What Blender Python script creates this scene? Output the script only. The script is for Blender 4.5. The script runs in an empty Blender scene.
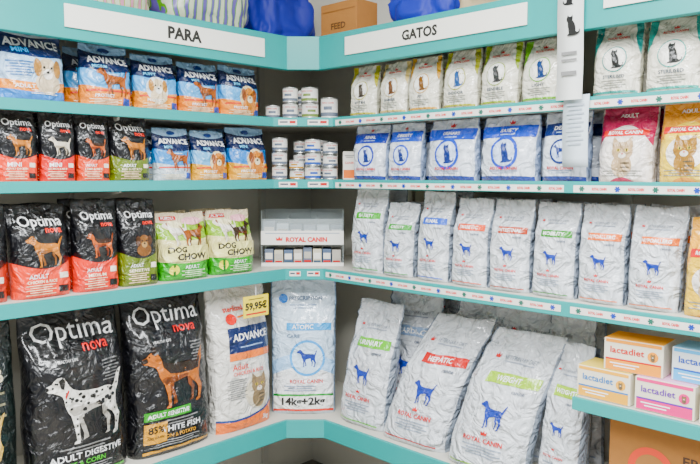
import bpy, bmesh, math, random
import numpy as np
from mathutils import noise, Vector, Matrix
from mathutils.geometry import tessellate_polygon

XF, YF = 1.952, 2.153          # front planes of right / left shelving
XW, YW = 2.372, 2.573          # right / left wall planes
Z1, Z2, Z3, Z4, Z5 = 1.822, 1.577, 1.213, 0.578, 0.927
COL = bpy.context.scene.collection
random.seed(4)

# ------------------------------------------------------------------ materials
def lin(h):
    h = h.lstrip('#')
    out = []
    for i in (0, 2, 4):
        c = int(h[i:i+2], 16)/255
        out.append(c/12.92 if c <= .04045 else ((c+.055)/1.055)**2.4)
    l = .3*out[0]+.59*out[1]+.11*out[2]
    return [min(1, max(0, l+(c-l)*1.38))**1.15 for c in out]+[1]
MATS = {}
def mat(h, rough=.45, bump=0, scale=60, metal=0, coat=0, var=0.0, trans=0, alpha=1):
    k = (h, rough, bump, scale, metal, coat, var, trans, alpha)
    if k in MATS: return MATS[k]
    m = bpy.data.materials.new('mat_'+h.strip('#')); m.use_nodes = True
    nt = m.node_tree; b = nt.nodes['Principled BSDF']
    b.inputs['Base Color'].default_value = lin(h); b.inputs['Roughness'].default_value = rough
    b.inputs['Metallic'].default_value = metal; b.inputs['Coat Weight'].default_value = coat
    b.inputs['Transmission Weight'].default_value = trans; b.inputs['Alpha'].default_value = alpha
    if bump or var:
        tc = nt.nodes.new('ShaderNodeTexCoord'); n = nt.nodes.new('ShaderNodeTexNoise')
        n.inputs['Scale'].default_value = scale; n.inputs['Detail'].default_value = 4
        nt.links.new(tc.outputs['Object'], n.inputs['Vector'])
        if bump:
            bp = nt.nodes.new('ShaderNodeBump'); bp.inputs['Strength'].default_value = bump
            bp.inputs['Distance'].default_value = .004
            nt.links.new(n.outputs['Fac'], bp.inputs['Height']); nt.links.new(bp.outputs['Normal'], b.inputs['Normal'])
        if var:
            mx = nt.nodes.new('ShaderNodeMix'); mx.data_type = 'RGBA'
            c = lin(h); mx.inputs['A'].default_value = c; mx.inputs['B'].default_value = [x*(1-var) for x in c[:3]]+[1]
            nt.links.new(n.outputs['Fac'], mx.inputs['Factor']); nt.links.new(mx.outputs['Result'], b.inputs['Base Color'])
    MATS[k] = m
    return m
def film_bump(nt, b, strength, scale=16):
    N = nt.nodes; Lk = nt.links.new
    tc = N.new('ShaderNodeTexCoord'); n = N.new('ShaderNodeTexNoise'); n.inputs['Scale'].default_value = scale
    n.inputs['Detail'].default_value = 3; n.inputs['Distortion'].default_value = 1.8; n.inputs['Roughness'].default_value = .45
    Lk(tc.outputs['Object'], n.inputs['Vector'])
    bp = N.new('ShaderNodeBump'); bp.inputs['Strength'].default_value = strength; bp.inputs['Distance'].default_value = .05
    Lk(n.outputs['Fac'], bp.inputs['Height']); Lk(bp.outputs['Normal'], b.inputs['Normal'])
def ink(h, bagfilm=False):
    k = ('ink', h, bagfilm)
    if k in MATS: return MATS[k]
    m = bpy.data.materials.new('ink_'+h.strip('#')); m.use_nodes = True; b = m.node_tree.nodes['Principled BSDF']
    b.inputs['Base Color'].default_value = lin(h); b.inputs['Roughness'].default_value = .3; b.inputs['Coat Weight'].default_value = .35
    b.inputs['Coat Roughness'].default_value = .1
    if bagfilm: film_bump(m.node_tree, b, .6)
    MATS[k] = m
    return m
def foil(ramp, gus=None, arc=0, rough=.3, coat=.5, bump=.65):
    """bag film: colour bands up the bag height, darker gussets"""
    k = ('foil', tuple(ramp), gus, arc, rough)
    if k in MATS: return MATS[k]
    m = bpy.data.materials.new('bag_film'); m.use_nodes = True
    nt = m.node_tree; N = nt.nodes; Lk = nt.links.new; b = N['Principled BSDF']
    uv = N.new('ShaderNodeUVMap'); sp = N.new('ShaderNodeSeparateXYZ'); Lk(uv.outputs[0], sp.inputs[0])
    def M(op, a, c=None):
        q = N.new('ShaderNodeMath'); q.operation = op
        for i, x in enumerate((a, c)):
            if x is None: continue
            if isinstance(x, (int, float)): q.inputs[i].default_value = x
            else: Lk(x, q.inputs[i])
        return q.outputs[0]
    dx = M('ABSOLUTE', M('SUBTRACT', sp.outputs[0], .5))
    t = M('ADD', sp.outputs[1], M('MULTIPLY', M('MULTIPLY', dx, dx), arc))
    r = N.new('ShaderNodeValToRGB'); r.color_ramp.interpolation = 'CONSTANT'
    el = r.color_ramp.elements
    el[0].position = ramp[0][0]; el[0].color = lin(ramp[0][1])
    if len(ramp) == 1: el.remove(el[1])
    else:
        el[1].position = ramp[1][0]; el[1].color = lin(ramp[1][1])
        for p, c in ramp[2:]:
            e = el.new(p); e.color = lin(c)
    Lk(t, r.inputs[0]); col = r.outputs[0]
    if gus:
        mx = N.new('ShaderNodeMix'); mx.data_type = 'RGBA'
        Lk(M('GREATER_THAN', dx, .475), mx.inputs['Factor']); Lk(col, mx.inputs['A']); mx.inputs['B'].default_value = lin(gus)
        col = mx.outputs['Result']
    Lk(col, b.inputs['Base Color'])
    b.inputs['Roughness'].default_value = rough; b.inputs['Coat Weight'].default_value = coat; b.inputs['Coat Roughness'].default_value = .1
    film_bump(nt, b, bump)
    MATS[k] = m
    return m

TEAL = mat('#1c9e9c', .35, var=.12, scale=9)
CREAM = mat('#d2d0c8', .55, var=.10, scale=6)
WHITE = mat('#eceae4', .5)

def link(ob, parent=None):
    COL.objects.link(ob)
    if parent: ob.parent = parent
    return ob
def empty(name, loc=(0, 0, 0), rz=0):
    e = bpy.data.objects.new(name, None); e.location = loc; e.rotation_euler[2] = rz; e.empty_display_size = .05
    COL.objects.link(e); return e
def mesh_obj(name, V, F, mats, mi=None, parent=None, smooth=False):
    me = bpy.data.meshes.new(name); me.from_pydata([tuple(v) for v in V], [], F)
    for m in mats: me.materials.append(m)
    if mi is not None: me.polygons.foreach_set('material_index', mi)
    if smooth: me.polygons.foreach_set('use_smooth', [True]*len(F))
    me.update()
    return link(bpy.data.objects.new(name, me), parent)

# ------------------------------------------------------------------ flat print pieces
NC, NR = 20, 34
def _x(a): return .5+.5*math.copysign(1-(1-abs(a))**1.5, a)
XS = np.array([_x(-1+2*i/NC) for i in range(NC+1)]); TS = np.linspace(0, 1, NR+1)

def flat(pts, color, layer):
    bm = bmesh.new(); vs = [bm.verts.new((min(max(p[0], .03), .97), min(max(p[1], .004), .985), 0)) for p in pts]
    tris = tessellate_polygon([[v.co for v in vs]])
    for t in tris:
        try: bm.faces.new([vs[i] for i in t])
        except ValueError: pass
    xs = [v.co.x for v in vs]; ys = [v.co.y for v in vs]
    for arr, ax, lo, hi in ((XS, 0, min(xs), max(xs)), (TS, 1, min(ys), max(ys))):
        for q in arr:
            if lo < q < hi:
                co = (q, 0, 0) if ax == 0 else (0, q, 0); no = (1, 0, 0) if ax == 0 else (0, 1, 0)
                bmesh.ops.bisect_plane(bm, geom=bm.verts[:]+bm.edges[:]+bm.faces[:], plane_co=co, plane_no=no, dist=1e-6)
    bm.verts.index_update(); bm.normal_update()
    for f in bm.faces:
        if f.normal.z > 0: f.normal_flip()
    V = np.array([[v.co.x, v.co.y] for v in bm.verts]); F = [[v.index for v in f.verts][::-1] for f in bm.faces]
    bm.free()
    return (V, F, color, layer)
TXT = {}
def text_mesh(s, bold=.02):
    if (s, bold) in TXT: return TXT[(s, bold)]
    c = bpy.data.curves.new('t', 'FONT'); c.body = s; c.size = 1; c.resolution_u = 2; c.offset = bold
    o = bpy.data.objects.new('t', c); COL.objects.link(o)
    dg = bpy.context.evaluated_depsgraph_get(); me = bpy.data.meshes.new_from_object(o.evaluated_get(dg))
    V = np.array([[v.co.x, v.co.y] for v in me.vertices]); F = [list(p.vertices) for p in me.polygons]
    bpy.data.objects.remove(o); bpy.data.curves.remove(c); bpy.data.meshes.remove(me)
    V -= (V.max(0)+V.min(0))/2
    TXT[(s, bold)] = (V, F, V.max(0)-V.min(0))
    return TXT[(s, bold)]

DOG = [(-.50,.27),(-.495,.31),(-.44,.335),(-.41,.37),(-.375,.395),(-.33,.40),(-.30,.385),(-.27,.34),(-.235,.28),(-.19,.235),(-.12,.205),(0,.19),(.12,.185),(.22,.195),(.29,.185),(.335,.165),(.36,.21),(.40,.30),(.44,.36),(.47,.37),(.455,.31),(.42,.2),(.385,.10),(.37,.02),(.365,-.06),(.385,-.13),(.41,-.18),(.40,-.24),(.375,-.33),(.365,-.385),(.33,-.41),(.28,-.41),(.285,-.385),(.325,-.36),(.335,-.27),(.335,-.2),(.30,-.14),(.24,-.09),(.20,-.03),(.12,-.02),(0,-.05),(-.10,-.075),(-.14,-.09),(-.145,-.18),(-.15,-.28),(-.145,-.37),(-.155,-.41),(-.225,-.41),(-.215,-.385),(-.19,-.37),(-.195,-.27),(-.21,-.17),(-.225,-.08),(-.26,-.02),(-.29,.05),(-.30,.12),(-.32,.17),(-.35,.195),(-.39,.215),(-.43,.235),(-.47,.24)]
LEG1 = [(.16,0),(.26,-.04),(.23,-.12),(.27,-.18),(.25,-.28),(.24,-.37),(.17,-.38),(.205,-.35),(.21,-.2),(.16,-.13)]
LEG2 = [(-.18,-.02),(-.07,-.05),(-.09,-.15),(-.06,-.25),(-.04,-.36),(-.11,-.38),(-.10,-.3),(-.13,-.2)]
EAR = [(-.365,.36),(-.315,.40),(-.285,.34),(-.30,.25),(-.335,.265)]
SADDLE = [(-.235,.28),(-.19,.235),(-.12,.205),(0,.19),(.12,.185),(.22,.195),(.29,.185),(.335,.165),(.36,.21),(.40,.26),(.36,.08),(.25,.05),(.05,.045),(-.12,.07),(-.22,.17)]
BELLY = [(-.26,-.0),(-.20,.03),(0,.02),(.18,.03),(.16,-.02),(0,-.045),(-.10,-.07),(-.2,-.08)]
CAT = [(-.14,.50),(-.06,.42),(.03,.42),(.10,.50),(.12,.34),(.10,.25),(.20,.12),(.27,-.08),(.28,-.28),(.36,-.34),(.44,-.30),(.45,-.20),(.50,-.22),(.49,-.36),(.38,-.44),(.22,-.47),(-.16,-.47),(-.15,-.42),(-.07,-.38),(-.09,-.2),(-.13,0),(-.13,.14),(-.19,.24),(-.2,.34)]

class Pr:
    def __init__(s, asp): s.a = asp; s.o = []       # asp = w/h
    def rect(s, x0, y0, x1, y1, c, l=1): s.o.append(flat([(x0, y0), (x1, y0), (x1, y1), (x0, y1)], c, l))
    def poly(s, P, c, l=1): s.o.append(flat(P, c, l))
    def shp(s, P, cx, cy, sz, c, l=3, fl=1): s.o.append(flat([(cx+fl*x*sz, cy+y*sz*s.a) for x, y in P], c, l))
    def ell(s, cx, cy, rx, ry, c, l=2, n=18): s.shp([(rx*math.cos(k*2*math.pi/n), ry*math.sin(k*2*math.pi/n)) for k in range(n)], cx, cy, 1, c, l)
    def txt(s, t, cx, cy, w, c, l=4, st=1, bold=.02, hmax=None):
        V, F, d = text_mesh(t, bold); k = w/d[0]
        if hmax and k*d[1]*s.a > hmax:
            ky = hmax/s.a/d[1]; k = min(k, ky*1.15)
        else: ky = k*st
        s.o.append((np.stack([cx+V[:, 0]*k, cy+V[:, 1]*ky*s.a], 1), F, c, l+1))
    def lines(s, cx, y, w, n, dy, c, l=3):
        for i in range(n):
            ww = w*(1-.25*(i % 2)); s.rect(cx-ww/2, y-i*dy, cx+ww/2, y-i*dy+dy*.4, c, l)
    def dog(s, cx, cy, sz, c, l=3, fl=1, c2=None, saddle=None, spots=False, ear=None):
        s.shp(LEG1, cx, cy, sz, c2 or c, l, fl); s.shp(LEG2, cx, cy, sz, c2 or c, l, fl); s.shp(DOG, cx, cy, sz, c, l+1, fl)
        if c2: s.shp(BELLY, cx, cy, sz, c2, l+2, fl)
        if saddle:
            s.shp(SADDLE, cx, cy, sz, saddle, l+2, fl)
            s.shp([(-.5,.27),(-.495,.31),(-.43,.33),(-.42,.27),(-.47,.25)], cx, cy, sz, saddle, l+2, fl)
            s.shp([(-.37,.38),(-.355,.47),(-.325,.47),(-.29,.38),(-.31,.34)], cx, cy, sz, saddle, l+2, fl)
            s.ell(cx-fl*.40*sz, cy+.34*sz*s.a, .012*sz, .012*sz, '#0c0c0c', l+3, 8)
        elif ear: s.shp(EAR, cx, cy, sz, ear, l+2, fl)
        if spots:
            rr = random.Random(3)
            for k in range(34):
                x = rr.uniform(-.24, .34); y = rr.uniform(-.03, .17)
                q = .009+rr.random()*.014
                s.ell(cx+fl*x*sz, cy+y*sz*s.a, q, q*.85, '#161616', l+3, 7)
            for x, y in ((.33,-.1),(.37,-.2),(.35,-.28),(-.16,-.12),(-.17,-.2),(-.17,-.3),(-.28,.10),(-.27,.2),(.22,-.1),(-.09,-.12),(.43,.32),(.39,.2),(-.38,.33),(-.43,.29)):
                s.ell(cx+fl*x*sz, cy+y*sz*s.a, .011, .011, '#161616', l+3, 7)
            s.shp(EAR, cx, cy, sz, '#1a1a1a', l+3, fl)
            s.ell(cx-fl*.49*sz, cy+.285*sz*s.a, .018, .018, '#0c0c0c', l+3, 8); s.ell(cx-fl*.40*sz, cy+.335*sz*s.a, .010, .010, '#0c0c0c', l+3, 8)
            s.shp([(-.29,.17),(-.25,.24),(-.235,.22),(-.28,.13)], cx, cy, sz, '#b02a2a', l+4, fl)
    def pup(s, cx, cy, r, c='#c98d4a', ear='#8f5a2c', muz='#efe0c4', l=3):
        s.ell(cx, cy-r*1.1*s.a, r*1.15, r*.9, c, l)
        for k in (-1, 1): s.ell(cx+k*r*.9, cy+r*.15*s.a, r*.35, r*.75, ear, l+2)
        s.ell(cx, cy+r*.1*s.a, r*.85, r*.9, c, l+1)
        s.ell(cx, cy-r*.35*s.a, r*.45, r*.45, muz, l+3); s.ell(cx, cy-r*.18*s.a, r*.16, r*.12, '#151515', l+4, 8)
        for k in (-1, 1): s.ell(cx+k*r*.35, cy+r*.2*s.a, r*.11, r*.11, '#151515', l+3, 8)
    def kit(s, cx, cy, r, c='#8d8578', l=3):
        s.ell(cx, cy-r*1.2*s.a, r*.9, r, c, l)
        for k in (-1, 1): s.shp([(k*.2, .7), (k*.8, 1.25), (k*.95, .3)], cx, cy, r, c, l+1)
        s.ell(cx, cy, r*.95, r*.8, c, l+2)
        for k in (-1, 1): s.ell(cx+k*r*.38, cy+r*.1*s.a, r*.17, r*.15, '#d9c63a', l+3, 8); s.ell(cx+k*r*.38, cy+r*.1*s.a, r*.07, r*.14, '#101010', l+4, 8)
        s.ell(cx, cy-r*.35*s.a, r*.35, r*.25, '#e9e4da', l+3, 10); s.ell(cx, cy-r*.22*s.a, r*.1, r*.08, '#c07070', l+4, 8)
        for yy in (-1.0, -1.35, -1.7): s.ell(cx+r*.3, cy+yy*r*s.a, r*.45, r*.07, '#5d5548', l+1, 10)

# ------------------------------------------------------------------ label designs : return (film material, pieces)
def d_optima(asp, c='#d85a1e', big=0, kind='tan', l1='ADULT', l2='MINI CHICKEN', gold=0):
    p = Pr(asp); K = '#131317'
    if big:
        f = foil([(0, K)], None, 0, .28)
        p.txt('Optima', .50, .835, .80, '#f2f2f2', bold=.0); p.txt('nova', .68, .75, .27, '#d8432a', bold=.01)
        p.txt('HEALTHY LIFE', .36, .695, .22, '#cfcfcf'); p.lines(.80, .66, .2, 7, .018, '#7d7d7d')
        if kind == 'dal': p.dog(.54, .43, .80, '#e4e2dd', c2='#a8a59f', spots=True)
        else: p.dog(.50, .47, .76, '#b4763a', c2='#7b4b22', saddle='#2a1c12')
        p.txt(l1, .50, .165, .72, '#f0f0f0', hmax=.036); p.txt(l2, .45, .12, .50, c, hmax=.028)
        p.lines(.45, .09, .6, 3, .014, '#9a9a9a'); p.lines(.48, .21, .5, 2, .02, '#8a8a8a')
        if gold:
            p.rect(.10, .232, .64, .284, '#4e9a3b', 2); p.txt('ADULT SENSITIVE', .37, .258, .48, '#ffffff', hmax=.03)
            p.rect(.10, .09, .34, .215, '#d2a52c', 5); p.txt('85%', .22, .175, .17, '#1a1a1a', l=6); p.txt('NO GRAIN', .22, .125, .17, '#1a1a1a', l=6)
        p.rect(.08, .03, .92, .045, c)
    else:
        f = foil([(0, c), (.31, K)], None, -.35, .3)
        p.txt('Optima', .5, .80, .72, '#f4f4f4', bold=.01); p.txt('nova', .68, .715, .27, '#e2592e', bold=.02)
        t = {'tan': ('#b98250', '#7f5630'), 'white': ('#ded6c8', '#a89f90'), 'brown': ('#8a5430', '#5f381e'), 'red': ('#bd7038', '#7d421c')}[kind]
        if kind == 'brown': p.pup(.55, .50, .17, '#7e5a3a', '#4f341f', '#a58a68')
        else: p.dog(.52, .50, .64, t[0], c2=t[1], saddle='#3a2416' if kind == 'red' else None, ear=t[1])
        p.txt(l1, .36, .235, .32, '#ffffff', hmax=.06); p.txt(l2, .42, .178, .50, '#fff2dc', hmax=.035)
        p.lines(.4, .135, .5, 5, .024, '#f2d9c0')
        p.rect(.70, .05, .90, .12, '#1a1a1a', 2); p.rect(.72, .2, .88, .26, '#f2e8dc', 2)
    return f, p.o
def d_advance(asp, low='#e59a25', mid='#6aa8d8', v=0, label='MINI'):
    p = Pr(asp)
    f = foil([(0, low), (.28, mid), (.54, '#12234c'), (.83, '#a3bdd4')], None, -.25, .3)
    p.txt('ADVANCE', .5, .73, .80, '#ffffff', bold=.03, hmax=.14)
    p.txt(label, .30, .62, .28, '#8fd0f5', hmax=.05)
    p.ell(.5, .90, .11, .05, '#24427c', 2); p.lines(.5, .5, .3, 1, .03, '#eef4fa')
    if v == 0: p.ell(.58, .36, .24, .26, '#e9d9b8', 2); p.pup(.60, .40, .17)
    elif v == 1: p.ell(.42, .36, .25, .26, '#d9e4ea', 2); p.pup(.44, .40, .17, '#e0d2ba', '#b0895a', '#f4f0e8')
    else: p.dog(.55, .38, .66, '#9a6030', c2='#6d4522', ear='#4a2c14')
    p.txt('PROTECT', .36, .17, .36, '#ffffff', hmax=.05); p.lines(.4, .11, .6, 4, .022, '#fff5df')
    p.rect(.74, .04, .90, .15, '#1f4fa0', 2); p.rect(.05, .235, .95, .262, '#d2572c', 1)
    return f, p.o
def d_advbig(asp):
    p = Pr(asp); f = foil([(0, '#2f86c8'), (.12, '#e8a13c'), (.24, '#bcd4ea'), (.58, '#15315f'), (.86, '#dfe6ee')], None, -.2)
    p.txt('ADVANCE', .5, .765, .80, '#ffffff', bold=.03, hmax=.12); p.txt('MINI', .30, .66, .36, '#4fb4ee', bold=.03, hmax=.07)
    p.pup(.66, .42, .17, '#d3c5b0', '#a7845a', '#f4f0e8'); p.lines(.27, .5, .36, 6, .035, '#3b6ea5')
    p.txt('ADULT', .32, .19, .3, '#ffffff', hmax=.05); p.ell(.5, .93, .12, .04, '#24427c', 2); p.lines(.6, .14, .4, 3, .02, '#ffffff')
    return f, p.o
def d_advcat(asp):
    p = Pr(asp); f = foil([(0, '#e8e6e1')], '#cfcdc8', 0)
    p.poly([(.03, .004), (.97, .004), (.97, .16), (.75, .10), (.5, .075), (.25, .07), (.03, .09)], '#e58a26', 1)
    p.poly([(.03, .09), (.25, .07), (.5, .075), (.75, .10), (.97, .16), (.97, .18), (.75, .115), (.5, .09), (.25, .085), (.03, .105)], '#27427a', 2)
    p.rect(.20, .535, .93, .70, '#1a2c58', 2); p.txt('ADVANCE', .57, .635, .62, '#ffffff', l=3, hmax=.10); p.lines(.57, .565, .4, 1, .02, '#9fb4d8')
    p.ell(.30, .755, .09, .07, '#d7452b', 4); p.rect(.40, .76, .8, .77, '#e58a26', 2)
    p.rect(.20, .485, .93, .533, '#e88f2b', 2); p.txt('Adult', .36, .440, .26, '#d4552a', hmax=.06, bold=.01)
    p.txt('CHICKEN & RICE', .50, .395, .52, '#d4552a', hmax=.03); p.lines(.3, .35, .3, 10, .014, '#8b8b8b')
    p.ell(.66, .25, .24, .24, '#d9d2c2', 2, 24); p.kit(.66, .29, .14, '#8d7c64')
    p.txt('sterilized', .38, .82, .34, '#d4552a', hmax=.04); p.txt('3kg', .80, .05, .12, '#ffffff', l=4)
    return f, p.o
def d_vetlarge(asp):
    p = Pr(asp); f = foil([(0, '#dfe6ee'), (.10, '#f2f4f6'), (.35, '#b3d0ec'), (.45, '#cfdfee'), (.64, '#dce8f3')], '#a8bcd4', .25)
    p.txt('PRESCRIPTION', .54, .84, .50, '#5b6b84', hmax=.04); p.lines(.5, .79, .4, 2, .02, '#8b9ab0'); p.ell(.20, .84, .07, .07, '#3c7ec2', 2)
    p.rect(.25, .62, .93, .67, '#4aa3d8', 2); p.txt('ATOPIC', .50, .645, .32, '#ffffff', hmax=.035)
    p.ell(.57, .42, .27, .27, '#5ba3dc', 2, 28); p.ell(.57, .42, .235, .235, '#cfe4f6', 3, 28); p.dog(.57, .42, .32, '#1d3f8f', l=4)
    p.txt('CARE', .36, .58, .2, '#6a7a90', hmax=.025); p.txt('ROYAL CANIN', .55, .25, .5, '#c8242c', hmax=.05)
    p.lines(.45, .21, .5, 3, .016, '#8f9bb0')
    p.rect(.04, .045, .96, .145, '#f4f4f0', 3); p.rect(.04, .14, .96, .155, '#2b9b50', 4); p.rect(.04, .03, .96, .045, '#d2572c', 4)
    p.txt('14kg+2kg', .5, .095, .80, '#1c1c1c', l=6, bold=.035, hmax=.075)
    return f, p.o
def d_chow(asp, v=0):
    p = Pr(asp); f = foil([(0, '#4fa03c'), (.25, '#e9e2b4'), (.58, '#9cbd5c'), (.82, '#eadcc4')], None, -.15)
    p.rect(.08, .88, .40, .94, '#c8242c', 2); p.txt('PURINA', .24, .91, .26, '#ffffff', l=3, hmax=.04)
    p.ell(.72, .86, .2, .07, '#f0c0c8', 2); p.ell(.3, .8, .2, .08, '#f6f0d0', 2)
    p.dog(.36, .68, .50, '#f1ece2', c2='#cdc6b8', l=3, ear='#8a5a33'); p.dog(.66, .64, .50, '#8d5a33' if v == 0 else '#3c2e22', c2='#5c3a20', l=6, fl=-1, ear='#2c1a0e')
    p.rect(.05, .28, .95, .50, '#ebe6b0', 9)
    p.txt('DOG', .28, .450, .34, '#2a2320', l=10, bold=.04, hmax=.09); p.txt('CHOW', .55, .345, .66, '#2a2320', l=10, bold=.04, hmax=.10)
    p.ell(.20, .16, .09, .09, '#e6e03a', 2); p.txt('1', .20, .16, .04, '#2a6a2a', l=4)
    p.txt('ADULT', .55, .19, .30, '#ffffff', hmax=.05); p.lines(.58, .13, .5, 4, .028, '#dff0d0')
    return f, p.o
def crown(p, cx, cy, s, c='#c8242c', l=3):
    p.shp([(-.5,-.3),(.5,-.3),(.6,.35),(.25,0),(0,.5),(-.25,0),(-.6,.35)], cx, cy, s, c, l)
def d_rcvet(asp, c='#4aa04a', label='URINARY', animal='dog', plain=0):
    p = Pr(asp); f = foil([(0, '#dcdfe3')], '#99a0aa', 0, .22, .8, .8)
    p.txt('VETERINARY DIET', .56, .80, .46, '#7f8794', hmax=.03, bold=.0); crown(p, .24, .80, .06)
    p.lines(.56, .77, .4, 1, .02, '#a3a9b4')
    p.rect(.28, .635, .93, .705, c, 2); p.txt(label, .56, .67, min(.54, .08*len(label)), '#ffffff', l=3, hmax=.036)
    p.txt('canine' if animal == 'dog' else 'feline', .74, .60, .18, '#6b7280', hmax=.025)
    if animal == 'dog': p.dog(.53, .42, .34, '#1b3f96')
    else: p.shp(CAT, .53, .42, .32, '#1b3f96')
    p.txt('ROYAL CANIN', .50, .235, .50, '#c8242c', hmax=.036, bold=.03); crown(p, .5, .285, .07)
    p.lines(.5, .185, .5, 4, .02, '#9aa3b0'); p.rect(.10, .04, .90, .05, c, 2)
    return f, p.o
def d_rccat(asp, c='#9aa83a', label='KITTEN', cc='#5b5148', dark='#3d4a5a'):
    p = Pr(asp); f = foil([(0, '#c3c7c2'), (.05, '#e6e3d8')], '#b3b1a4', 0, .26, .6)
    p.poly([(.03, .985), (.03, .55), (.10, .66), (.16, .80), (.18, .985)], c, 1)
    p.poly([(.97, .985), (.97, .55), (.90, .66), (.84, .80), (.82, .985)], c, 1)
    crown(p, .5, .85, .09); p.txt('ROYAL CANIN', .5, .79, .42, '#c8242c', hmax=.045, bold=.03)
    p.ell(.5, .50, .25, .25, c, 2, 24); p.ell(.5, .50, .23, .23, '#f2f0ea', 3, 24); p.shp(CAT, .5, .50, .38, cc, 4)
    p.txt(label, .5, .27, .44, dark, hmax=.05); p.lines(.5, .21, .5, 4, .03, '#8e8f88'); p.rect(.05, .05, .95, .08, c, 2)
    return f, p.o
def d_rcblue(asp, c='#2750b4', label='URINARY', animal='cat'):
    p = Pr(asp); f = foil([(0, '#1f3c86'), (.075, '#dfe4ec')], '#98a4ba', 0, .26, .7, .7)
    p.rect(.04, .66, .96, .84, c, 2); p.txt(label, .5, .765, min(.64, .1*len(label)), '#ffffff', l=3, hmax=.055)
    p.txt('veterinary diet', .5, .70, .4, '#cfe0ff', l=3, hmax=.035); crown(p, .5, .895, .09)
    p.ell(.5, .43, .24, .24, c, 2, 28); p.ell(.5, .43, .195, .195, '#cfdcf6', 3, 28)
    if animal == 'cat': p.shp(CAT, .5, .43, .31, '#1d3576', 4)
    else: p.dog(.5, .43, .32, '#1d3576', l=4)
    p.txt('ROYAL CANIN', .5, .195, .56, '#c8242c', hmax=.05, bold=.03); p.lines(.5, .15, .5, 2, .03, '#8f9bb0')
    return f, p.o
def d_rckit(asp, top='#8c1f4e', body='#e6e0dc', cc='#b9a58c'):
    p = Pr(asp); f = foil([(0, top), (.06, body), (.74, top)], '#b9b2ad', 1.2, .26, .5)
    p.txt('ADULT', .5, .87, .36, '#ffffff', hmax=.05); p.rect(.1, .60, .9, .68, '#c8242c', 2); p.txt('ROYAL CANIN', .5, .64, .58, '#ffffff', hmax=.045)
    p.ell(.5, .36, .32, .28, '#f2ece6', 2, 24); p.kit(.5, .40, .2, cc); p.lines(.5, .14, .7, 3, .03, '#8e8f88')
    return f, p.o
def d_olive(asp):
    p = Pr(asp); f = foil([(0, '#16221f'), (.08, '#55682c'), (.22, '#15201e')], None, .2)
    p.txt('LAMB', .6, .7, .5, '#e8e2c8', hmax=.08); p.lines(.6, .6, .5, 6, .03, '#8f8c78'); p.dog(.55, .38, .6, '#cbb27c', c2='#93804f')
    return f, p.o

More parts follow.
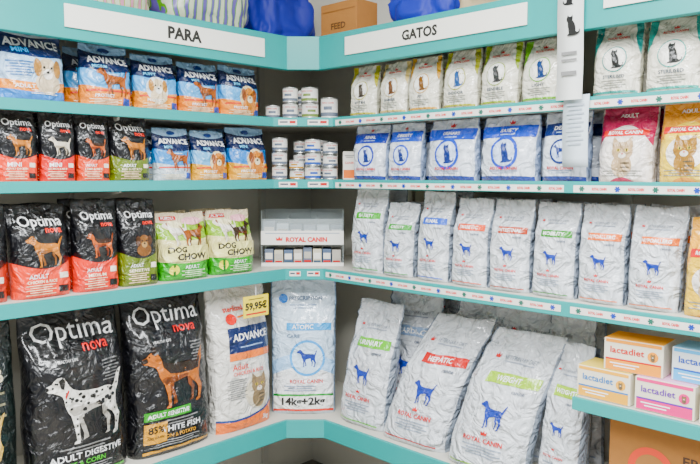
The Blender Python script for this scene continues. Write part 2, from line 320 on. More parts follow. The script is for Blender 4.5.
# ------------------------------------------------------------------ food bag mesh
def bag_mesh(name, w, h, d, design, seed, skew=0, lean=0, fin=.09, wr=1, t0=.5, taper=0):
    film, pieces = design
    P = np.zeros((NR+1, NC+1, 3)); B = np.zeros((NR+1, NC+1, 3))
    nz = noise.noise
    for j, t in enumerate(TS):
        if t < .05: T = .78+.22*math.sqrt(t/.05)
        elif t < t0: T = 1+.06*math.sin(math.pi*t/t0)
        elif t < 1-fin: q = (t-t0)/(1-fin-t0); T = .05+.95*(.5+.5*math.cos(math.pi*q))**.8
        else: T = .03
        wf = 1-.035*T + (.02*nz(Vector((seed*3.1, t*6, 1)))) - .03*min(1, max(0, (t-.8)/.2)) - taper*t
        top = min(1, max(0, (t-.5)/.5))
        yc = .5+.10*top
        for i, x in enumerate(XS):
            a = abs(2*x-1)
            sec = (1-a**2.9)**(1/2.2) if a < 1 else 0
            am = .040*w*wr*(.30+1.0*top+.6*a**3+.4*max(0, 1-t*5))*(1-.6*(t > 1-fin))*min(1, t*8+.2)
            n = .8*nz(Vector((x*3.0+seed, t*4.0, seed*1.7)))
            n += .55*nz(Vector((x*6+seed, t*9+x*3, seed*2.3)))
            r = 1-abs(nz(Vector((x*3.2-seed, t*6.5+(x-.5)*3, seed*.7))))*5
            n -= .65*max(0, r)**2
            r2 = 1-abs(nz(Vector((x*2.2+seed*2, t*12-(x-.5)*6, seed*1.9))))*6
            n += .45*max(0, r2)**2*(top+.3*a)
            zz = t*h - (.02*h*a**4*(1-t)) - (.02*h*(nz(Vector((x*2.5, seed, 3)))+.4)*(t > .9)*(t-.9)*10)
            xx = (x-.5)*w*wf+skew*t*h*(.4+.6*t)+.015*w*nz(Vector((seed*5, t*4, 7+a)))
            ly = lean*t*h
            wave = .45*am*math.sin(x*9+seed)*(t > 1-fin*1.5)
            P[j, i] = (xx, d*(yc-.5*T*sec)+am*n*min(1, sec+.15)+wave+ly, zz)
            B[j, i] = (xx, d*(yc+.5*T*sec)+am*n*.6*min(1, sec)+wave+ly+.0015, zz)
    du = np.gradient(P, axis=1); dv = np.gradient(P, axis=0); Nn = np.cross(du, dv)
    Nn /= np.linalg.norm(Nn, axis=2)[:, :, None]+1e-9
    V = []; ring = []
    for j in range(NR+1):
        row = []
        for i in range(NC+1): row.append(len(V)); V.append(P[j, i])
        for i in range(NC-1, 0, -1): row.append(len(V)); V.append(B[j, i])
        ring.append(row)
    nrg = len(ring[0]); F = []; uvs = []
    ux = list(XS)+[XS[i] for i in range(NC-1, 0, -1)]
    for j in range(NR):
        for k in range(nrg):
            k2 = (k+1) % nrg
            F.append([ring[j][k], ring[j][k2], ring[j+1][k2], ring[j+1][k]])
            uvs += [(ux[k], TS[j]), (ux[k2], TS[j]), (ux[k2], TS[j+1]), (ux[k], TS[j+1])]
    for j, flip in ((0, True), (NR, False)):
        R = ring[j]
        for i in range(NC):
            a, b = R[i], R[i+1]; c = R[(nrg-i-1) % nrg]; e = R[(nrg-i) % nrg]
            q = [a, b, c, e]
            q = [z for n_, z in enumerate(q) if z not in q[:n_]]
            if len(q) < 3: continue
            if flip: q = q[::-1]
            F.append(q); uvs += [(.5, TS[j])]*len(q)
    nb = len(F); mi = [0]*nb; mats = [film]; mid = {}
    Vall = [np.array(V)]; off = len(V)
    for (V2, F2, c, l) in pieces:
        x = np.clip(V2[:, 0], 0.001, .999); t = np.clip(V2[:, 1], .001, .999)
        i = np.clip(np.searchsorted(XS, x)-1, 0, NC-1); j = np.clip(np.searchsorted(TS, t)-1, 0, NR-1)
        a = ((x-XS[i])/(XS[i+1]-XS[i]))[:, None]; b = ((t-TS[j])/(TS[j+1]-TS[j]))[:, None]
        def bl(G): return (G[j, i]*(1-a)+G[j, i+1]*a)*(1-b)+(G[j+1, i]*(1-a)+G[j+1, i+1]*a)*b
        Vall.append(bl(P)+bl(Nn)*(.0007+.0005*l)*(1 if w < .25 else 1.5))
        if c not in mid: mid[c] = len(mats); mats.append(ink(c, True))
        for f in F2: F.append([q+off for q in f]); mi.append(mid[c]); uvs += [(0, 0)]*len(f)
        off += len(V2)
    VV = np.concatenate(Vall)
    me = bpy.data.meshes.new(name); me.from_pydata(VV.tolist(), [], F)
    for m in mats: me.materials.append(m)
    me.polygons.foreach_set('material_index', mi)
    me.polygons.foreach_set('use_smooth', [True]*len(F))
    ul = me.uv_layers.new(name='UVMap'); ul.data.foreach_set('uv', np.array(uvs, dtype=np.float32).ravel())
    me.update(); return me
SEED = [1.0]
RB = random.Random(11)
def bag(name, side, c, w, h, z, fn, /, d=None, front=.03, rows=1, gap=.012, rot=0, **kw):
    SEED[0] += 1.37
    bk = {k: kw.pop(k) for k in ('skew', 'lean', 'fin', 'wr', 't0', 'taper') if k in kw}
    d = d or min(.13, w*.52)
    if w < .25:
        bk.setdefault('lean', RB.uniform(0, .05)); bk.setdefault('skew', RB.uniform(-.02, .02)); rot = rot+RB.uniform(-.06, .06); bk.setdefault('wr', 1.3)
    me = bag_mesh(name, w, h, d, fn(w/h, **kw), SEED[0], **bk)
    for r in range(rows):
        o = bpy.data.objects.new(name, me)
        q = front+r*(d+gap)
        if side == 'L': o.location = (c+random.uniform(-.006, .006)*(r > 0), YF+q, z); o.rotation_euler[2] = rot
        elif side == 'R': o.location = (XF+q, c, z); o.rotation_euler[2] = -math.pi/2+rot
        else: o.location = (c[0], c[1], z); o.rotation_euler[2] = rot
        link(o)
    return o
DF, CF = 'dog_food_bag', 'cat_food_bag'

# LEFT shelf 1
bag(DF, 'L', .878, .215, .232, Z1, d_advbig, rows=2)
bag(DF, 'L', .655, .205, .225, Z1, d_advbig)
for c, w, h, v, lo, lb in ((1.118, .178, .208, 2, '#e59a25', 'MEDIUM'), (1.303, .168, .198, 1, '#e8a83a', 'PUPPY'), (1.483, .174, .190, 2, '#e59a25', 'MINI'), (1.670, .19, .197, 0, '#e8a030', 'MINI')):
    bag(DF, 'L', c, w, h, Z1, d_advance, rows=2, v=v, low=lo, label=lb)
# LEFT shelf 2
for c, w, col, kd, l1, l2 in ((.818, .122, '#e0621c', 'tan', 'MINI', 'ADULT CHICKEN'), (.940, .112, '#cf4a35', 'white', 'MINI', 'SALMON & RICE'), (1.058, .114, '#d9642a', 'red', 'ADULT', 'LAMB & RICE'), (1.196, .150, '#6f7d2e', 'tan', 'ADULT', 'FISH & POTATO')):
    bag(DF, 'L', c, w, .220, Z2, d_optima, rows=2, c=col, kind=kd, l1=l1, l2=l2, fin=.06, t0=.62)
bag(DF, 'L', .69, .118, .218, Z2, d_optima, c='#e0621c', kind='tan', fin=.06)
for c, w, h, v, m in ((1.362, .148, .190, 2, '#4b8fc8'), (1.525, .158, .187, 0, '#7cb0d4'), (1.706, .182, .208, 0, '#3f86c4')):
    bag(DF, 'L', c, w, h, Z2, d_advance, rows=2, v=v, mid=m, low='#c9d4dc' if v else '#e3b45a')
# LEFT shelf 3
for c, w, h, col, kd, l1, l2 in ((.885, .188, .292, '#dd5f22', 'tan', 'ADULT', 'CHICKEN & RICE'), (1.062, .158, .305, '#d9561f', 'red', 'ADULT', 'MEDIUM'), (1.216, .145, .302, '#6f7d2e', 'brown', 'ADULT', 'SENSITIVE')):
    bag(DF, 'L', c, w, h, Z3, d_optima, rows=2, c=col, kind=kd, l1=l1, l2=l2, fin=.05, t0=.65)
bag(DF, 'L', .692, .180, .300, Z3, d_optima, c='#b04a1e', kind='red', fin=.05, t0=.65)
bag(DF, 'L', 1.406, .205, .246, Z3, d_chow, rows=2, v=0, fin=.07)
bag(DF, 'L', 1.622, .205, .248, Z3, d_chow, rows=2, v=1, fin=.07)
# LEFT shelf 4
bag(DF, 'L', .655, .315, .57, Z4, d_olive, d=.15, front=.06)
bag(DF, 'L', .998, .35, .590, Z4, d_optima, d=.16, big=1, kind='dal', l1='ADULT DIGESTIVE', l2='RICE & CORN', c='#5fae3a', fin=.05, lean=.04, t0=.6, wr=1.4)
bag(DF, 'L', 1.350, .340, .595, Z4, d_optima, d=.16, big=1, kind='shep', l1='WHITE FISH', l2='SALMON & POTATO', c='#d2a52c', gold=1, fin=.05, lean=.04, t0=.6, wr=1.4)
bag(CF, 'L', 1.672, .295, .590, Z4, d_advcat, d=.13, lean=.03, fin=.06, t0=.6, wr=1.2)
bag(DF, 'D', (1.925, 2.145), .285, .580, Z4, d_vetlarge, d=.12, rot=-math.pi/4, lean=.04, fin=.06, wr=1.3)
# RIGHT shelf 1
for c, w, h, a, cc, lb in ((1.865, .142, .20, '#b9b44a', '#4b443c', 'KITTEN'), (1.715, .145, .20, '#c9b88a', '#6b4a2c', 'SIAMESE'), (1.567, .142, .203, '#c9a23a', '#7b5a34', 'FIT'), (1.413, .152, .206, '#a8a83a', '#3a5a8a', 'INDOOR'), (1.258, .152, .208, '#97a838', '#3a3a3a', 'SENSIBLE'), (1.100, .155, .206, '#7fae4a', '#24406e', 'LIGHT')):
    bag(CF, 'R', c, w, h, Z1, d_rccat, rows=2, c=a, cc=cc, label=lb)
for c, w, h, a in ((.862, .145, .214, '#2f8f8a'), (.705, .155, .212, '#3f9f96'), (.54, .155, .212, '#3f9f96')):
    bag(CF, 'R', c, w, h, Z1, d_rccat, rows=2, c=a, cc='#2a2a2a', label='STERILISED')
# RIGHT shelf 2
for c, w, a, an, lb in ((1.838, .172, '#1f3fa0', 'cat', 'RENAL'), (1.660, .160, '#2b55b8', 'cat', 'OBESITY'), (1.452, .222, '#2750b4', 'cat', 'URINARY'), (1.222, .222, '#2750b4', 'cat', 'SATIETY'), (1.022, .160, '#1c3570', 'dog', 'DENTAL')):
    bag(CF, 'R', c, w, .215, Z2, d_rcblue, rows=2, d=.085, c=a, animal=an, label=lb)
bag(CF, 'R', .832, .168, .220, Z2, d_rckit, rows=2, top='#a8255c')
bag(CF, 'R', .660, .165, .224, Z2, d_rckit, rows=2, top='#d9a51c', cc='#9a7a4a', body='#ecd27c')
bag(CF, 'R', .490, .160, .222, Z2, d_rckit, rows=1, top='#2f8f8a')
# RIGHT shelf 3
for c, w, h, a, lb in ((1.852, .168, .335, '#5aa83c', 'SATIETY'), (1.690, .148, .280, '#4b9a44', 'OBESITY'), (1.530, .152, .325, '#3c62c0', 'RENAL'), (1.370, .155, .305, '#d96a2b', 'DIABETIC'), (1.210, .157, .302, '#b0562c', 'INTESTINAL'), (1.053, .155, .299, '#4b8f3c', 'MOBILITY'), (.898, .152, .298, '#e2862e', 'HYPOALLERG'), (.742, .154, .296, '#e2862e', 'HYPOALLERG')):
    bag(DF, 'R', c, w, h, Z3, d_rcvet, rows=2, d=.10, c=a, label=lb, t0=.62)
bag(CF, 'R', .585, .150, .27, Z3, d_rckit, rows=2, top='#e8b51c', body='#e8c860')
bag(CF, 'R', .425, .145, .27, Z3, d_rckit, rows=1, top='#d8a52c')
# RIGHT shelf 4 : big slumped sacks, three deep
bag(DF, 'R', 1.892, .270, .505, Z4, d_rcvet, d=.13, front=.03, skew=.07, lean=.10, c='#7fc03c', label='URINARY', wr=1.7, taper=.12)
bag(DF, 'R', 1.612, .315, .490, Z4, d_rcvet, d=.14, front=.015, skew=.30, lean=.20, c='#c02638', label='HEPATIC', wr=1.7, taper=.16, rot=.06)
bag(DF, 'R', 1.290, .325, .475, Z4, d_rcvet, d=.15, front=.0, skew=.22, lean=.20, c='#a9c83a', label='WEIGHT', wr=1.7, taper=.12, rot=.04)
bag(DF, 'R', 1.042, .150, .47, Z4, d_rcvet, d=.12, front=.05, skew=.0, lean=.14, c='#a9c83a', label='WEIGHT', wr=2, rot=-.1)
for c, w, h, s, f_, cc in ((1.80, .28, .565, .05, .20, '#9fb0c8'), (1.50, .26, .535, .12, .21, '#8fa0c0'), (1.27, .25, .57, .06, .21, '#b0b8c8'), (1.09, .18, .55, .0, .20, '#9fc0a8')):
    bag(DF, 'R', c, w, h, Z4, d_rcvet, d=.09, front=f_, skew=s, lean=.06, c=cc, label='CARDIAC', wr=2.5)
for c, w, h, s in ((1.66, .27, .588, .05), (1.38, .27, .575, .03), (1.12, .24, .588, -.02)):
    bag(DF, 'R', c, w, h, Z4, d_rcvet, d=.06, front=.345, skew=s, lean=.0, c='#a9b4c4', label='CARDIAC', wr=1.6)

# ------------------------------------------------------------------ room shell
def box(name, lo, hi, m, parent=None, bev=0):
    bm = bmesh.new(); bmesh.ops.create_cube(bm, size=1)
    for v in bm.verts: v.co = Vector([lo[i]+(v.co[i]+.5)*(hi[i]-lo[i]) for i in range(3)])
    if bev: bmesh.ops.bevel(bm, geom=bm.edges[:], offset=bev, segments=2, affect='EDGES', profile=.6)
    me = bpy.data.meshes.new(name); bm.to_mesh(me); bm.free(); me.materials.append(m)
    return link(bpy.data.objects.new(name, me), parent)
WALL = mat('#dcdad2', .8, bump=.15, scale=40, var=.06)
box('wall_left', (-2.5, YW+.02, 0), (XW+.14, YW+.14, 3), WALL)
box('wall_right', (XW+.02, -2.0, 0), (XW+.14, YW+.02, 3), WALL)
box('floor', (-2.5, -2.0, -.1), (XW+.14, YW+.14, 0), mat('#b5b0a8', .35, var=.2, scale=3))
box('ceiling', (-2.5, -2.0, 3.0), (XW+.14, YW+.14, 3.1), mat('#eeeeec', .9, var=.03, scale=5))

# ------------------------------------------------------------------ shelving
sh = empty('corner_display_shelving')
def prism(name, pts, z0, z1, m, parent):
    n = len(pts); V = [(x, y, z0) for x, y in pts]+[(x, y, z1) for x, y in pts]
    F = [list(range(n))[::-1], list(range(n, 2*n))]+[[i, (i+1) % n, n+(i+1) % n, n+i] for i in range(n)]
    o = mesh_obj(name, V, F, [m], parent=parent)
    bm = bmesh.new(); bm.from_mesh(o.data); bmesh.ops.recalc_face_normals(bm, faces=bm.faces[:])
    bmesh.ops.bevel(bm, geom=bm.edges[:], offset=.0015, segments=1, affect='EDGES'); bm.to_mesh(o.data); bm.free()
    return o
XL0, YR0 = .12, .15
def front(cut, o=0):
    k = o*.4142
    return [(XL0, YF-o), (XF-cut-k, YF-o), (XF-o, YF-cut-k), (XF-o, YR0)]
def ribbon(name, cut, o0, o1, z0, z1, m, parent):
    return prism(name, front(cut, o0)+front(cut, o1)[::-1], z0, z1, m, parent)
for i, (z, cut, lip) in enumerate(((Z1, .175, .034), (Z2, .175, .034), (Z3, .118, .044), (Z4, .118, .075))):
    prism('shelf_board_%d' % (i+1), front(cut, -.002)+[(XW, YR0), (XW, YW), (XL0, YW)], z-.028, z-.002, CREAM, sh)
    ribbon('shelf_edge_%d' % (i+1), cut, 0, .014, z-lip, z+.001, TEAL, sh)
prism('shelf_board_5', [(XF+.002, .94), (XF+.002, YR0), (XW, YR0), (XW, .94)], Z5-.028, Z5-.002, CREAM, sh)
prism('shelf_edge_5', [(XF-.014, .942), (XF-.014, YR0), (XF, YR0), (XF, .942)], Z5-.038, Z5+.001, TEAL, sh)
prism('base_plinth', front(.118, -.05)+[(XW, YR0), (XW, YW), (XL0, YW)], 0, .12, mat('#6d6a64', .6), sh)
ribbon('canopy_fascia', .108, 0, .03, 2.013, 2.143, TEAL, sh)
prism('canopy_board', front(.108, -.002)+[(XW, YR0), (XW, YW), (XL0, YW)], 2.105, 2.125, CREAM, sh)
box('back_panel_left', (XL0, YW, .0), (XW, YW+.018, 2.2), CREAM, sh); box('back_panel_right', (XW, YR0, .0), (XW+.018, YW, 2.2), CREAM, sh)
STEEL = mat('#c9c8c2', .4, metal=.3)
for k, x in enumerate((.2, 1.15, 2.05)):
    box('upright_left_%d' % k, (x-.015, YW-.02, .0), (x+.015, YW-.001, 2.11), STEEL, sh)
for k, y in enumerate((.25, .965, 1.92)):
    box('upright_right_%d' % k, (XW-.02, y-.015, .0), (XW-.001, y+.015, 2.11), STEEL, sh)
for z in (Z1, Z2, Z3):
    for x in (.2, 1.15): mesh_obj('bracket', [(x-.004, YW-.02, z-.03), (x-.004, YF+.05, z-.03), (x-.004, YF+.05, z-.04), (x-.004, YW-.02, z-.09), (x+.004, YW-.02, z-.03), (x+.004, YF+.05, z-.03), (x+.004, YF+.05, z-.04), (x+.004, YW-.02, z-.09)], [[0, 1, 2, 3], [7, 6, 5, 4], [0, 4, 5, 1], [1, 5, 6, 2], [2, 6, 7, 3], [3, 7, 4, 0]], [STEEL], parent=sh)
def decal_obj(name, pieces, W, H, loc, rz, parent=None, lay=.0003):
    V = []; F = []; mi = []; mats = []; mid = {}; off = 0
    for V2, F2, c, l in pieces:
        for x, t in V2: V.append(((x-.5)*W, -lay*(l+1), t*H))
        if c not in mid: mid[c] = len(mats); mats.append(ink(c))
        for f in F2: F.append([q+off for q in f]); mi.append(mid[c])
        off += len(V2)
    o = mesh_obj(name, V, F, mats, mi, parent); o.location = loc; o.rotation_euler[2] = rz
    return o
def strip(y0, y1, z, hh, tag):
    W = y1-y0; asp = W/hh; p = Pr(asp)
    p.o.append((np.array([(0, 0), (1, 0), (1, 1), (0, 1)]), [[0, 1, 2, 3]], '#e9e7e2', 0))
    n = int(W/.052); V, F, d = text_mesh('ROYAL CANIN', .05)
    for k in range(n):
        cx = (k+.5)/n
        if k % 2:
            s = .044/W/d[0]; p.o.append((np.stack([cx+V[:, 0]*s, .5+V[:, 1]*s*asp*1.6], 1), F, '#c8141c', 2))
        else:
            for q in range(3):
                a = q*math.pi/3; r = .0085/W; t = .0024/W
                P = [(-r, -t), (r, -t), (r, t), (-r, t)]
                p.o.append((np.array([(cx+x*math.cos(a)-y*math.sin(a), .5+(x*math.sin(a)+y*math.cos(a))*asp) for x, y in P]), [[0, 1, 2, 3]], '#1f479c' if (k//2) % 2 else '#3a6a5e', 2+q))
    decal_obj('price_strip_'+tag, p.o, W, hh, (XF-.0145, (y0+y1)/2, z), -math.pi/2, sh)
for i, (z, lo) in enumerate(((Z1, .175), (Z2, .175), (Z3, .118))):
    y1 = YF-lo-.02
    strip(.985, y1, z-.031, .021, '%da' % i); strip(YR0+.01, .955, z-.031, .021, '%db' % i)
    L = lo*math.sqrt(2)-.03; m = lo/2
    for k, q in ((-.28, .36), (.27, .40)):
        p = Pr(1); p.rect(0, 0, 1, 1, '#e9e7e2', 0); p.rect(.1, .4, .5, .7, '#555a66', 1); p.rect(.6, .3, .9, .8, '#b0342c', 1)
        decal_obj('price_label_c%d' % i, p.o, L*q, .021, (XF-m-.0145*.7071+k*L*.7071, YF-m-.0145*.7071-k*L*.7071, z-.029), -math.pi/4, sh)

# ------------------------------------------------------------------ section signs
def sign(word, W, H, c, side, z, tw):
    e = empty('section_sign', (c, YF-.0315, z) if side == 'L' else (XF-.0315, c, z), 0 if side == 'L' else -math.pi/2)
    b = box('panel', (-W/2, -.005, 0), (W/2, 0, H), mat('#f1f0ea', .45), e, .001)
    if word:
        p = Pr(W/H); p.txt(word, .5+tw[0], .5, tw[1], '#161616', l=1, bold=.04)
        decal_obj('lettering', p.o, W, H, (0, -.005, 0), 0, e)
    return e
sign('PARA', .775, .070, 1.327, 'L', 2.047, (.045, .175))
sign('GATOS', .775, .068, 1.497, 'R', 2.052, (-.035, .20))
sign('', .3, .068, .72, 'R', 2.062, (0, .2))

# ------------------------------------------------------------------ tins
def tin(r, h, loc, rz, label, col):
    prof = [(0, .002), (r*.86, .002), (r*.9, 0), (r, .001), (r, .004), (r*.965, .006), (r*.965, h-.006), (r, h-.004), (r, h-.001), (r*.93, h), (r*.9, h-.003), (0, h-.003)]
    n = 28; V = []; F = []; mi = []
    for q, (a, z) in enumerate(prof):
        for k in range(n): V.append((a*math.cos(k*2*math.pi/n), a*math.sin(k*2*math.pi/n), z))
    for q in range(len(prof)-1):
        for k in range(n): F.append([q*n+k, q*n+(k+1) % n, (q+1)*n+(k+1) % n, (q+1)*n+k]); mi.append(1 if q == 5 else 0)
    mats = [mat('#b9bab8', .3, metal=.9), mat('#e0dfdb', .4), ink(col), ink('#c8242c')]
    off = len(V)
    def wrap(x0, x1, z0, z1, m, eps):
        nonlocal off
        s = 10
        for k in range(s+1):
            a = -math.pi/2+(x0+(x1-x0)*k/s)
            for z in (z0, z1): V.append(((r*.965+eps)*math.cos(a), (r*.965+eps)*math.sin(a), z))
        for k in range(s): F.append([off+2*k, off+2*k+2, off+2*k+3, off+2*k+1]); mi.append(m)
        off = len(V)
    wrap(-1.5, 1.5, h*.12, h*.30, 2, .0005); wrap(-.5, .5, h*.42, h*.58, 2, .0005)
    Vt, Ft, d = text_mesh(label, .02); s = r*1.4/d[0]
    for x, y in Vt:
        a = -math.pi/2+x*s/r; V.append(((r*.965+.001)*math.cos(a), (r*.965+.001)*math.sin(a), h*.74+y*s))
    for f in Ft: F.append([q+off for q in f]); mi.append(3)
    o = mesh_obj('pet_food_tin', V, F, mats, mi); o.location = loc; o.rotation_euler[2] = rz
    o.data.polygons.foreach_set('use_smooth', [True]*len(F))
e_ = (.7045, -.7097); n_ = (.7097, .7045)
def diag(cut, a, b): return (XF-cut/2+a*e_[0]+b*n_[0], YF-cut/2+a*e_[1]+b*n_[1])
def stack(cut, a, b, z, n, r, h, col='#6d7480'):
    x, y = diag(cut, a, b)
    for k in range(n): tin(r, h, (x+random.uniform(-.002, .002), y, z+k*(h+.0008)), -math.pi/4+random.uniform(-.4, .4), 'ROYAL CANIN', col)
stack(.175, -.055, .06, Z1, 2, .032, .062); stack(.175, .025, .06, Z1, 2, .035, .062, '#7a8a5a'); stack(.175, .102, .07, Z1, 1, .036, .085)
stack(.175, -.13, .10, Z1, 1, .031, .058); stack(.175, -.02, .15, Z1, 2, .031, .060)
stack(.175, -.100, .06, Z2, 3, .032, .056); stack(.175, -.03, .065, Z2, 2, .031, .040, '#b08a3a'); stack(.175, .035, .06, Z2, 3, .033, .054, '#3a5aa0'); stack(.175, .105, .065, Z2, 3, .031, .050)
stack(.175, -.02, .14, Z2, 3, .031, .053); stack(.175, .07, .14, Z2, 3, .031, .054)

# ------------------------------------------------------------------ cartons
def carton(name, loc, rz, w, h, d, body, pieces, top=None):
    e = empty(name, loc, rz)
    box('carton', (-w/2, 0, 0), (w/2, d, h), body, e, .0015)
    box('lid_flap', (-w/2+.002, .002, h-.0005), (w/2-.002, d*.985, h+.0012), top or body, e)
    decal_obj('print', pieces, w, h, (0, -.0002, 0), 0, e)
    return e
def p_milk(c, c2, asp):
    p = Pr(asp); p.rect(.03, .02, .97, .34, c, 1); p.rect(.03, .34, .97, .39, c2, 2)
    p.txt('lactadiet', .40, .66, .58, c2, l=2, hmax=.2, bold=.02); p.ell(.83, .60, .09, .09, c, 2); p.kit(.83, .62, .04, '#7a6a58', 4)
    p.lines(.36, .22, .5, 2, .09, '#ffffff', 3); p.rect(.03, .88, .97, .98, c, 1)
    return p.o
for y, z, c, c2, tp in ((.862, Z5, '#e9b81c', '#2a7ab0', '#e8d48a'), (.686, Z5, '#d9508a', '#6a3a9a', '#e0b8d0'), (.510, Z5, '#e9c02c', '#d2452c', '#e8d48a')):
    carton('milk_powder_box', (XF+.02, y, z), -math.pi/2+random.uniform(-.03, .03), .163, .094, .11, mat('#e9e4d6', .4, var=.04), p_milk(c, c2, 1.73), mat(tp, .5))
carton('milk_powder_box', (XF+.03, .780, Z5+.0965), -math.pi/2+.05, .168, .094, .11, mat('#e9e4d6', .4, var=.04), p_milk('#e8a81c', '#c0392b', 1.79), mat('#f0b84a', .5))
carton('milk_powder_box', (XF+.045, .595, Z5+.0965), -math.pi/2-.04, .166, .094, .11, mat('#dfe6ea', .4, var=.04), p_milk('#6fb4e0', '#2a56a8', 1.76), mat('#9fc8e0', .5))
p = Pr(.5); p.rect(.05, .05, .95, .35, '#e08a3a', 1); p.txt('CANIN', .5, .6, .7, '#c8242c', l=2); p.lines(.5, .85, .7, 2, .06, '#888888')
x, y = diag(.175, .185, .10); carton('supplement_box', (x, y, Z2), -math.pi/4, .055, .115, .04, mat('#efece4', .5, var=.03), p.o)
CB = mat('#a9805a', .8, bump=.2, scale=50, var=.15)
p = Pr(.42/.29)
p.ell(.3, .5, .16, .16, '#d9601f', 1, 28); p.ell(.3, .5, .11, .11, '#a9805a', 2, 28); p.rect(.5, .42, .92, .50, '#d9601f', 1); p.txt('FRAGILE', .71, .68, .4, '#4a2f1c', l=1, hmax=.1); p.rect(0.03, .97, .97, .985, '#8a6442', 1)
carton('cardboard_box', (XF+.10, .66, Z4), -math.pi/2, .42, .29, .25, CB, p.o)

# ------------------------------------------------------------------ acrylic display case
cx, cy = diag(.118, -.012, .07); dc = empty('counter_display_case', (cx, cy, Z3), -math.pi/4)
AC = mat('#dfe8ea', .12, alpha=.18); W = .345
box('base', (-W/2, 0, 0), (W/2, .15, .006), mat('#dfe3e4', .3), dc)
box('back', (-W/2, .146, .006), (W/2, .15, .235), AC, dc); box('side_l', (-W/2, 0, .006), (-W/2+.004, .146, .235), AC, dc); box('side_r', (W/2-.004, 0, .006), (W/2, .146, .235), AC, dc)
box('front_pane', (-W/2+.004, 0, .15), (W/2-.004, .003, .20), AC, dc); box('header_band', (-W/2, -.006, .092), (W/2, -.001, .150), mat('#eceae6', .4), dc)
box('divider', (-W/2+.004, .003, .088), (W/2-.004, .146, .092), AC, dc); box('price_rail', (-W/2, -.004, 0), (W/2, 0, .016), mat('#eceae6', .4), dc)
for x in (-.06, .06): box('rib', (x-.0015, .004, .092), (x+.0015, .146, .21), AC, dc)
p = Pr(W/.058); p.txt('ROYAL CANIN', .55, .38, .50, '#c8141c', l=1, bold=.05); p.shp([(-.5,-.3),(.5,-.3),(.6,.35),(.25,0),(0,.5),(-.25,0),(-.6,.35)], .22, .42, .07, '#c8141c', 1); p.rect(.05, .80, .95, .86, '#9aa3b0', 1)
decal_obj('lettering', p.o, W, .058, (0, -.006, .092), 0, dc)
def pouchrow(n, z, hh, cols, y0=.02):
    for k in range(n):
        x = -W/2+.03+k*(W-.06)/(n-1); w2 = (W-.06)/(n-1)*.45; h2 = hh*random.uniform(.8, 1)
        b = box('sachet_box', (x-w2, y0, z), (x+w2, y0+.10, z+h2), mat(cols[k % len(cols)], .5), dc, .002)
        box('sachet_label', (x-w2*.8, y0-.0015, z+h2*.35), (x+w2*.8, y0+.0005, z+h2*.75), mat(('#e4e0d8', '#b8b4ac', '#e8e6e0')[k % 3], .5), dc)
        box('sachet_stripe', (x-w2*.8, y0-.0015, z+h2*.12), (x+w2*.8, y0+.0005, z+h2*.25), mat(('#b8221c', '#b0302a', '#4a5a6a')[k % 3], .5), dc)
pouchrow(8, .007, .074, ['#6f7786', '#c9c4b4', '#5c6a80', '#b9b4ac'])
pouchrow(6, .093, .095, ['#99a0a8', '#c9d2d8', '#7d848c'], .035)

# ------------------------------------------------------------------ price card, banner, notice
pc = Pr(.125/.085); pc.rect(0, 0, 1, 1, '#f4e21c', 0); pc.txt('59,95€', .5, .50, .86, '#151515', l=1, bold=.05); pc.rect(.1, .12, .9, .2, '#c0392b', 1); pc.rect(.2, .82, .8, .86, '#333333', 1)
e = empty('price_card', (1.690, YF+.004, 1.035), 0)
box('card', (-.0625, 0, 0), (.0625, .002, .085), mat('#f4e21c', .5), e); decal_obj('print', pc.o, .125, .085, (0, -.0002, 0), 0, e)
box('hanger', (-.002, .0005, .085), (.002, .0015, Z3-.03-1.035), mat('#dddddd', .4), e)
e = empty('hanging_banner', (XF-.045, .962, 0), -math.pi/2)
V = []; F = []; n = 14
for k in range(n+1):
    z = 1.815+(2.40-1.815)*k/n
    for s in (-1, 1):
        V.append((s*.040, .003*math.sin(k*.7)-.001, z)); V.append((s*.040, .003*math.sin(k*.7)+.001, z))
for k in range(n):
    a = 4*k; b = a+4
    F += [[a, a+2, b+2, b], [a+1, b+1, b+3, a+3], [a, b, b+1, a+1], [a+2, a+3, b+3, b+2]]
mesh_obj('cloth', V, F, [mat('#dfe1df', .6, var=.05, scale=12)], parent=e, smooth=True)
p = Pr(.08/.585)
for t, a in ((.36, .75), (.50, .62), (.64, .75)): p.shp(CAT, .52, t, a, '#17181a', 2, fl=1 if t != .50 else -1)
p.rect(.2, .22, .8, .235, '#8a8a8a', 1); p.rect(.2, .19, .8, .2, '#8a8a8a', 1); p.rect(.2, .12, .8, .14, '#8a8a8a', 1)
o = decal_obj('print', p.o, .08, .585, (0, -.0045, 1.815), 0, e)
box('hook_rod', (-.05, -.004, 2.40), (.05, .004, 2.408), STEEL, e)
box('hanging_wire', (-.001, -.001, 2.408), (.001, .001, 3.0), STEEL, e)
e = empty('paper_notice', (XF-.022, .948, 1.620), -math.pi/2)
V = []; F = []
for k in range(9):
    z = .21*k/8; yv = .006*math.sin(k/8*math.pi)
    V += [(-.040, -yv, z), (.040, -yv-.002, z)]
for k in range(8): F.append([2*k, 2*k+1, 2*k+3, 2*k+2])
o = mesh_obj('sheet', V, F, [mat('#d3dce2', .6, var=.04)], parent=e, smooth=True); md = o.modifiers.new('s', 'SOLIDIFY'); md.thickness = .0006
p = Pr(.084/.21); p.lines(.5, .85, .7, 10, .06, '#b7bfc8', 1); decal_obj('print', p.o, .080, .21, (0, -.009, 0), 0, e)

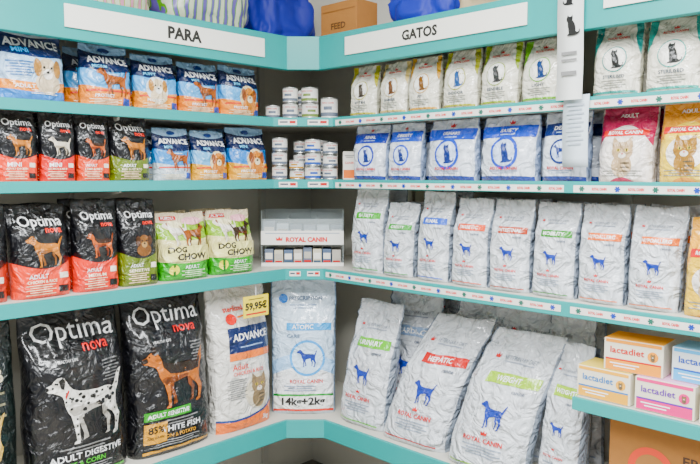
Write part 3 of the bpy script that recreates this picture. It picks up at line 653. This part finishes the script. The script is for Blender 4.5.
# ------------------------------------------------------------------ things stored on top of the canopy
def sack(name, loc, size, m, seed, rz=0, amp=.12):
    bm = bmesh.new(); bmesh.ops.create_icosphere(bm, subdivisions=5, radius=1)
    for v in bm.verts:
        c = v.co.copy(); q = Vector([math.copysign(abs(t)**.62, t) for t in c])
        n = noise.noise(c*1.6+Vector((seed, 0, 0)))+.5*noise.noise(c*4+Vector((seed, 3, 0)))-.5*abs(noise.noise(c*7+Vector((0, seed, 0))))
        q *= 1+amp*n; q.z = max(q.z, -.85)
        v.co = Vector((q.x*size[0]/2, q.y*size[1]/2, (q.z+.85)*size[2]/1.85))
    me = bpy.data.meshes.new(name); bm.to_mesh(me); bm.free(); me.materials.append(m)
    me.polygons.foreach_set('use_smooth', [True]*len(me.polygons))
    o = link(bpy.data.objects.new(name, me)); o.location = loc; o.rotation_euler[2] = rz
    return o
def striped(c1, c2, c3):
    m = bpy.data.materials.new('patterned_plastic'); m.use_nodes = True; nt = m.node_tree; b = nt.nodes['Principled BSDF']
    tc = nt.nodes.new('ShaderNodeTexCoord'); w = nt.nodes.new('ShaderNodeTexWave'); w.inputs['Scale'].default_value = 9; w.inputs['Distortion'].default_value = 5; w.inputs['Detail'].default_value = 1
    r = nt.nodes.new('ShaderNodeValToRGB'); el = r.color_ramp.elements; el[0].color = lin(c1); el[1].color = lin(c2); el[1].position = .5; q = el.new(.75); q.color = lin(c3)
    r.color_ramp.interpolation = 'CONSTANT'
    nt.links.new(tc.outputs['Object'], w.inputs['Vector']); nt.links.new(w.outputs['Fac'], r.inputs[0]); nt.links.new(r.outputs[0], b.inputs['Base Color'])
    b.inputs['Roughness'].default_value = .3
    return m
ZT = 2.127
sack('patterned_cushion', (1.56, YF+.19, ZT), (.38, .28, .30), striped('#c4ccb8', '#6f9e3c', '#6a5f98'), 2)
sack('patterned_cushion', (1.13, YF+.19, ZT), (.38, .28, .26), striped('#c4ccb8', '#96ac56', '#c090a4'), 5)
sack('blue_fabric_sack', (1.985, YF+.235, ZT), (.30, .26, .32), mat('#1c2a8f', .6, bump=.4, scale=18), 7, 0, .25)
sack('blue_fabric_sack', (XF+.22, 1.655, ZT), (.28, .30, .20), mat('#1f349c', .6, bump=.4, scale=18), 9, 0, .25)
p = Pr(1.2); p.rect(.05, .78, .95, .81, '#8a6442', 1); p.txt('FEED', .5, .4, .4, '#5a4028', l=1)
carton('cardboard_box', (XF+.03, 1.985, ZT), -math.pi/2, .20, .15, .12, CB, p.o)
sack('beige_cloth_bundle', (XF+.17, 1.33, ZT), (.26, .26, .12), mat('#b5a890', .8, bump=.4, scale=25), 12, 0, .2)

# ------------------------------------------------------------------ lamps
def lamp(x, y, rz, en):
    e = empty('ceiling_lamp', (x, y, 0), rz)
    box('housing', (-.65, -.16, 2.93), (.65, .16, 3.0), mat('#e8e8e6', .5), e, .004)
    em = bpy.data.materials.get('tube_glow')
    if not em:
        em = bpy.data.materials.new('tube_glow'); em.use_nodes = True; b = em.node_tree.nodes['Principled BSDF']; b.inputs['Emission Color'].default_value = (.97, .99, 1, 1); b.inputs['Emission Strength'].default_value = 6
    for s in (-.07, .07):
        bm = bmesh.new(); bmesh.ops.create_cone(bm, segments=12, radius1=.014, radius2=.014, depth=1.22, cap_ends=True)
        bmesh.ops.rotate(bm, verts=bm.verts[:], matrix=Matrix.Rotation(math.pi/2, 3, 'Y')); bmesh.ops.translate(bm, verts=bm.verts[:], vec=(0, s, 2.912))
        me = bpy.data.meshes.new('tube'); bm.to_mesh(me); bm.free(); me.materials.append(em); link(bpy.data.objects.new('tube', me), e)
    l = bpy.data.lights.new('tube_light', 'AREA'); l.shape = 'RECTANGLE'; l.size = 1.2; l.size_y = .26; l.energy = en; l.color = (.955, .98, 1)
    o = bpy.data.objects.new('tube_light', l); o.location = (0, 0, 2.88); link(o, e)
lamp(.55, .75, -math.pi/4, 105); lamp(-.45, -.25, -math.pi/4, 150); lamp(1.15, -.75, -math.pi/4, 95); lamp(-1.2, 1.1, -math.pi/4, 90)

w = bpy.data.worlds.new('World'); bpy.context.scene.world = w; w.use_nodes = True
w.node_tree.nodes['Background'].inputs[0].default_value = (.86, .94, 1, 1); w.node_tree.nodes['Background'].inputs[1].default_value = .52

# ------------------------------------------------------------------ camera
c = bpy.data.cameras.new('camera'); c.sensor_width = 36; c.lens = 692/700*36; c.clip_start = .02
o = bpy.data.objects.new('camera', c); o.location = (0, 0, 1.6)
o.rotation_euler = (math.pi/2-math.atan(58/692), 0, math.radians(44.1-90)); COL.objects.link(o); bpy.context.scene.camera = o
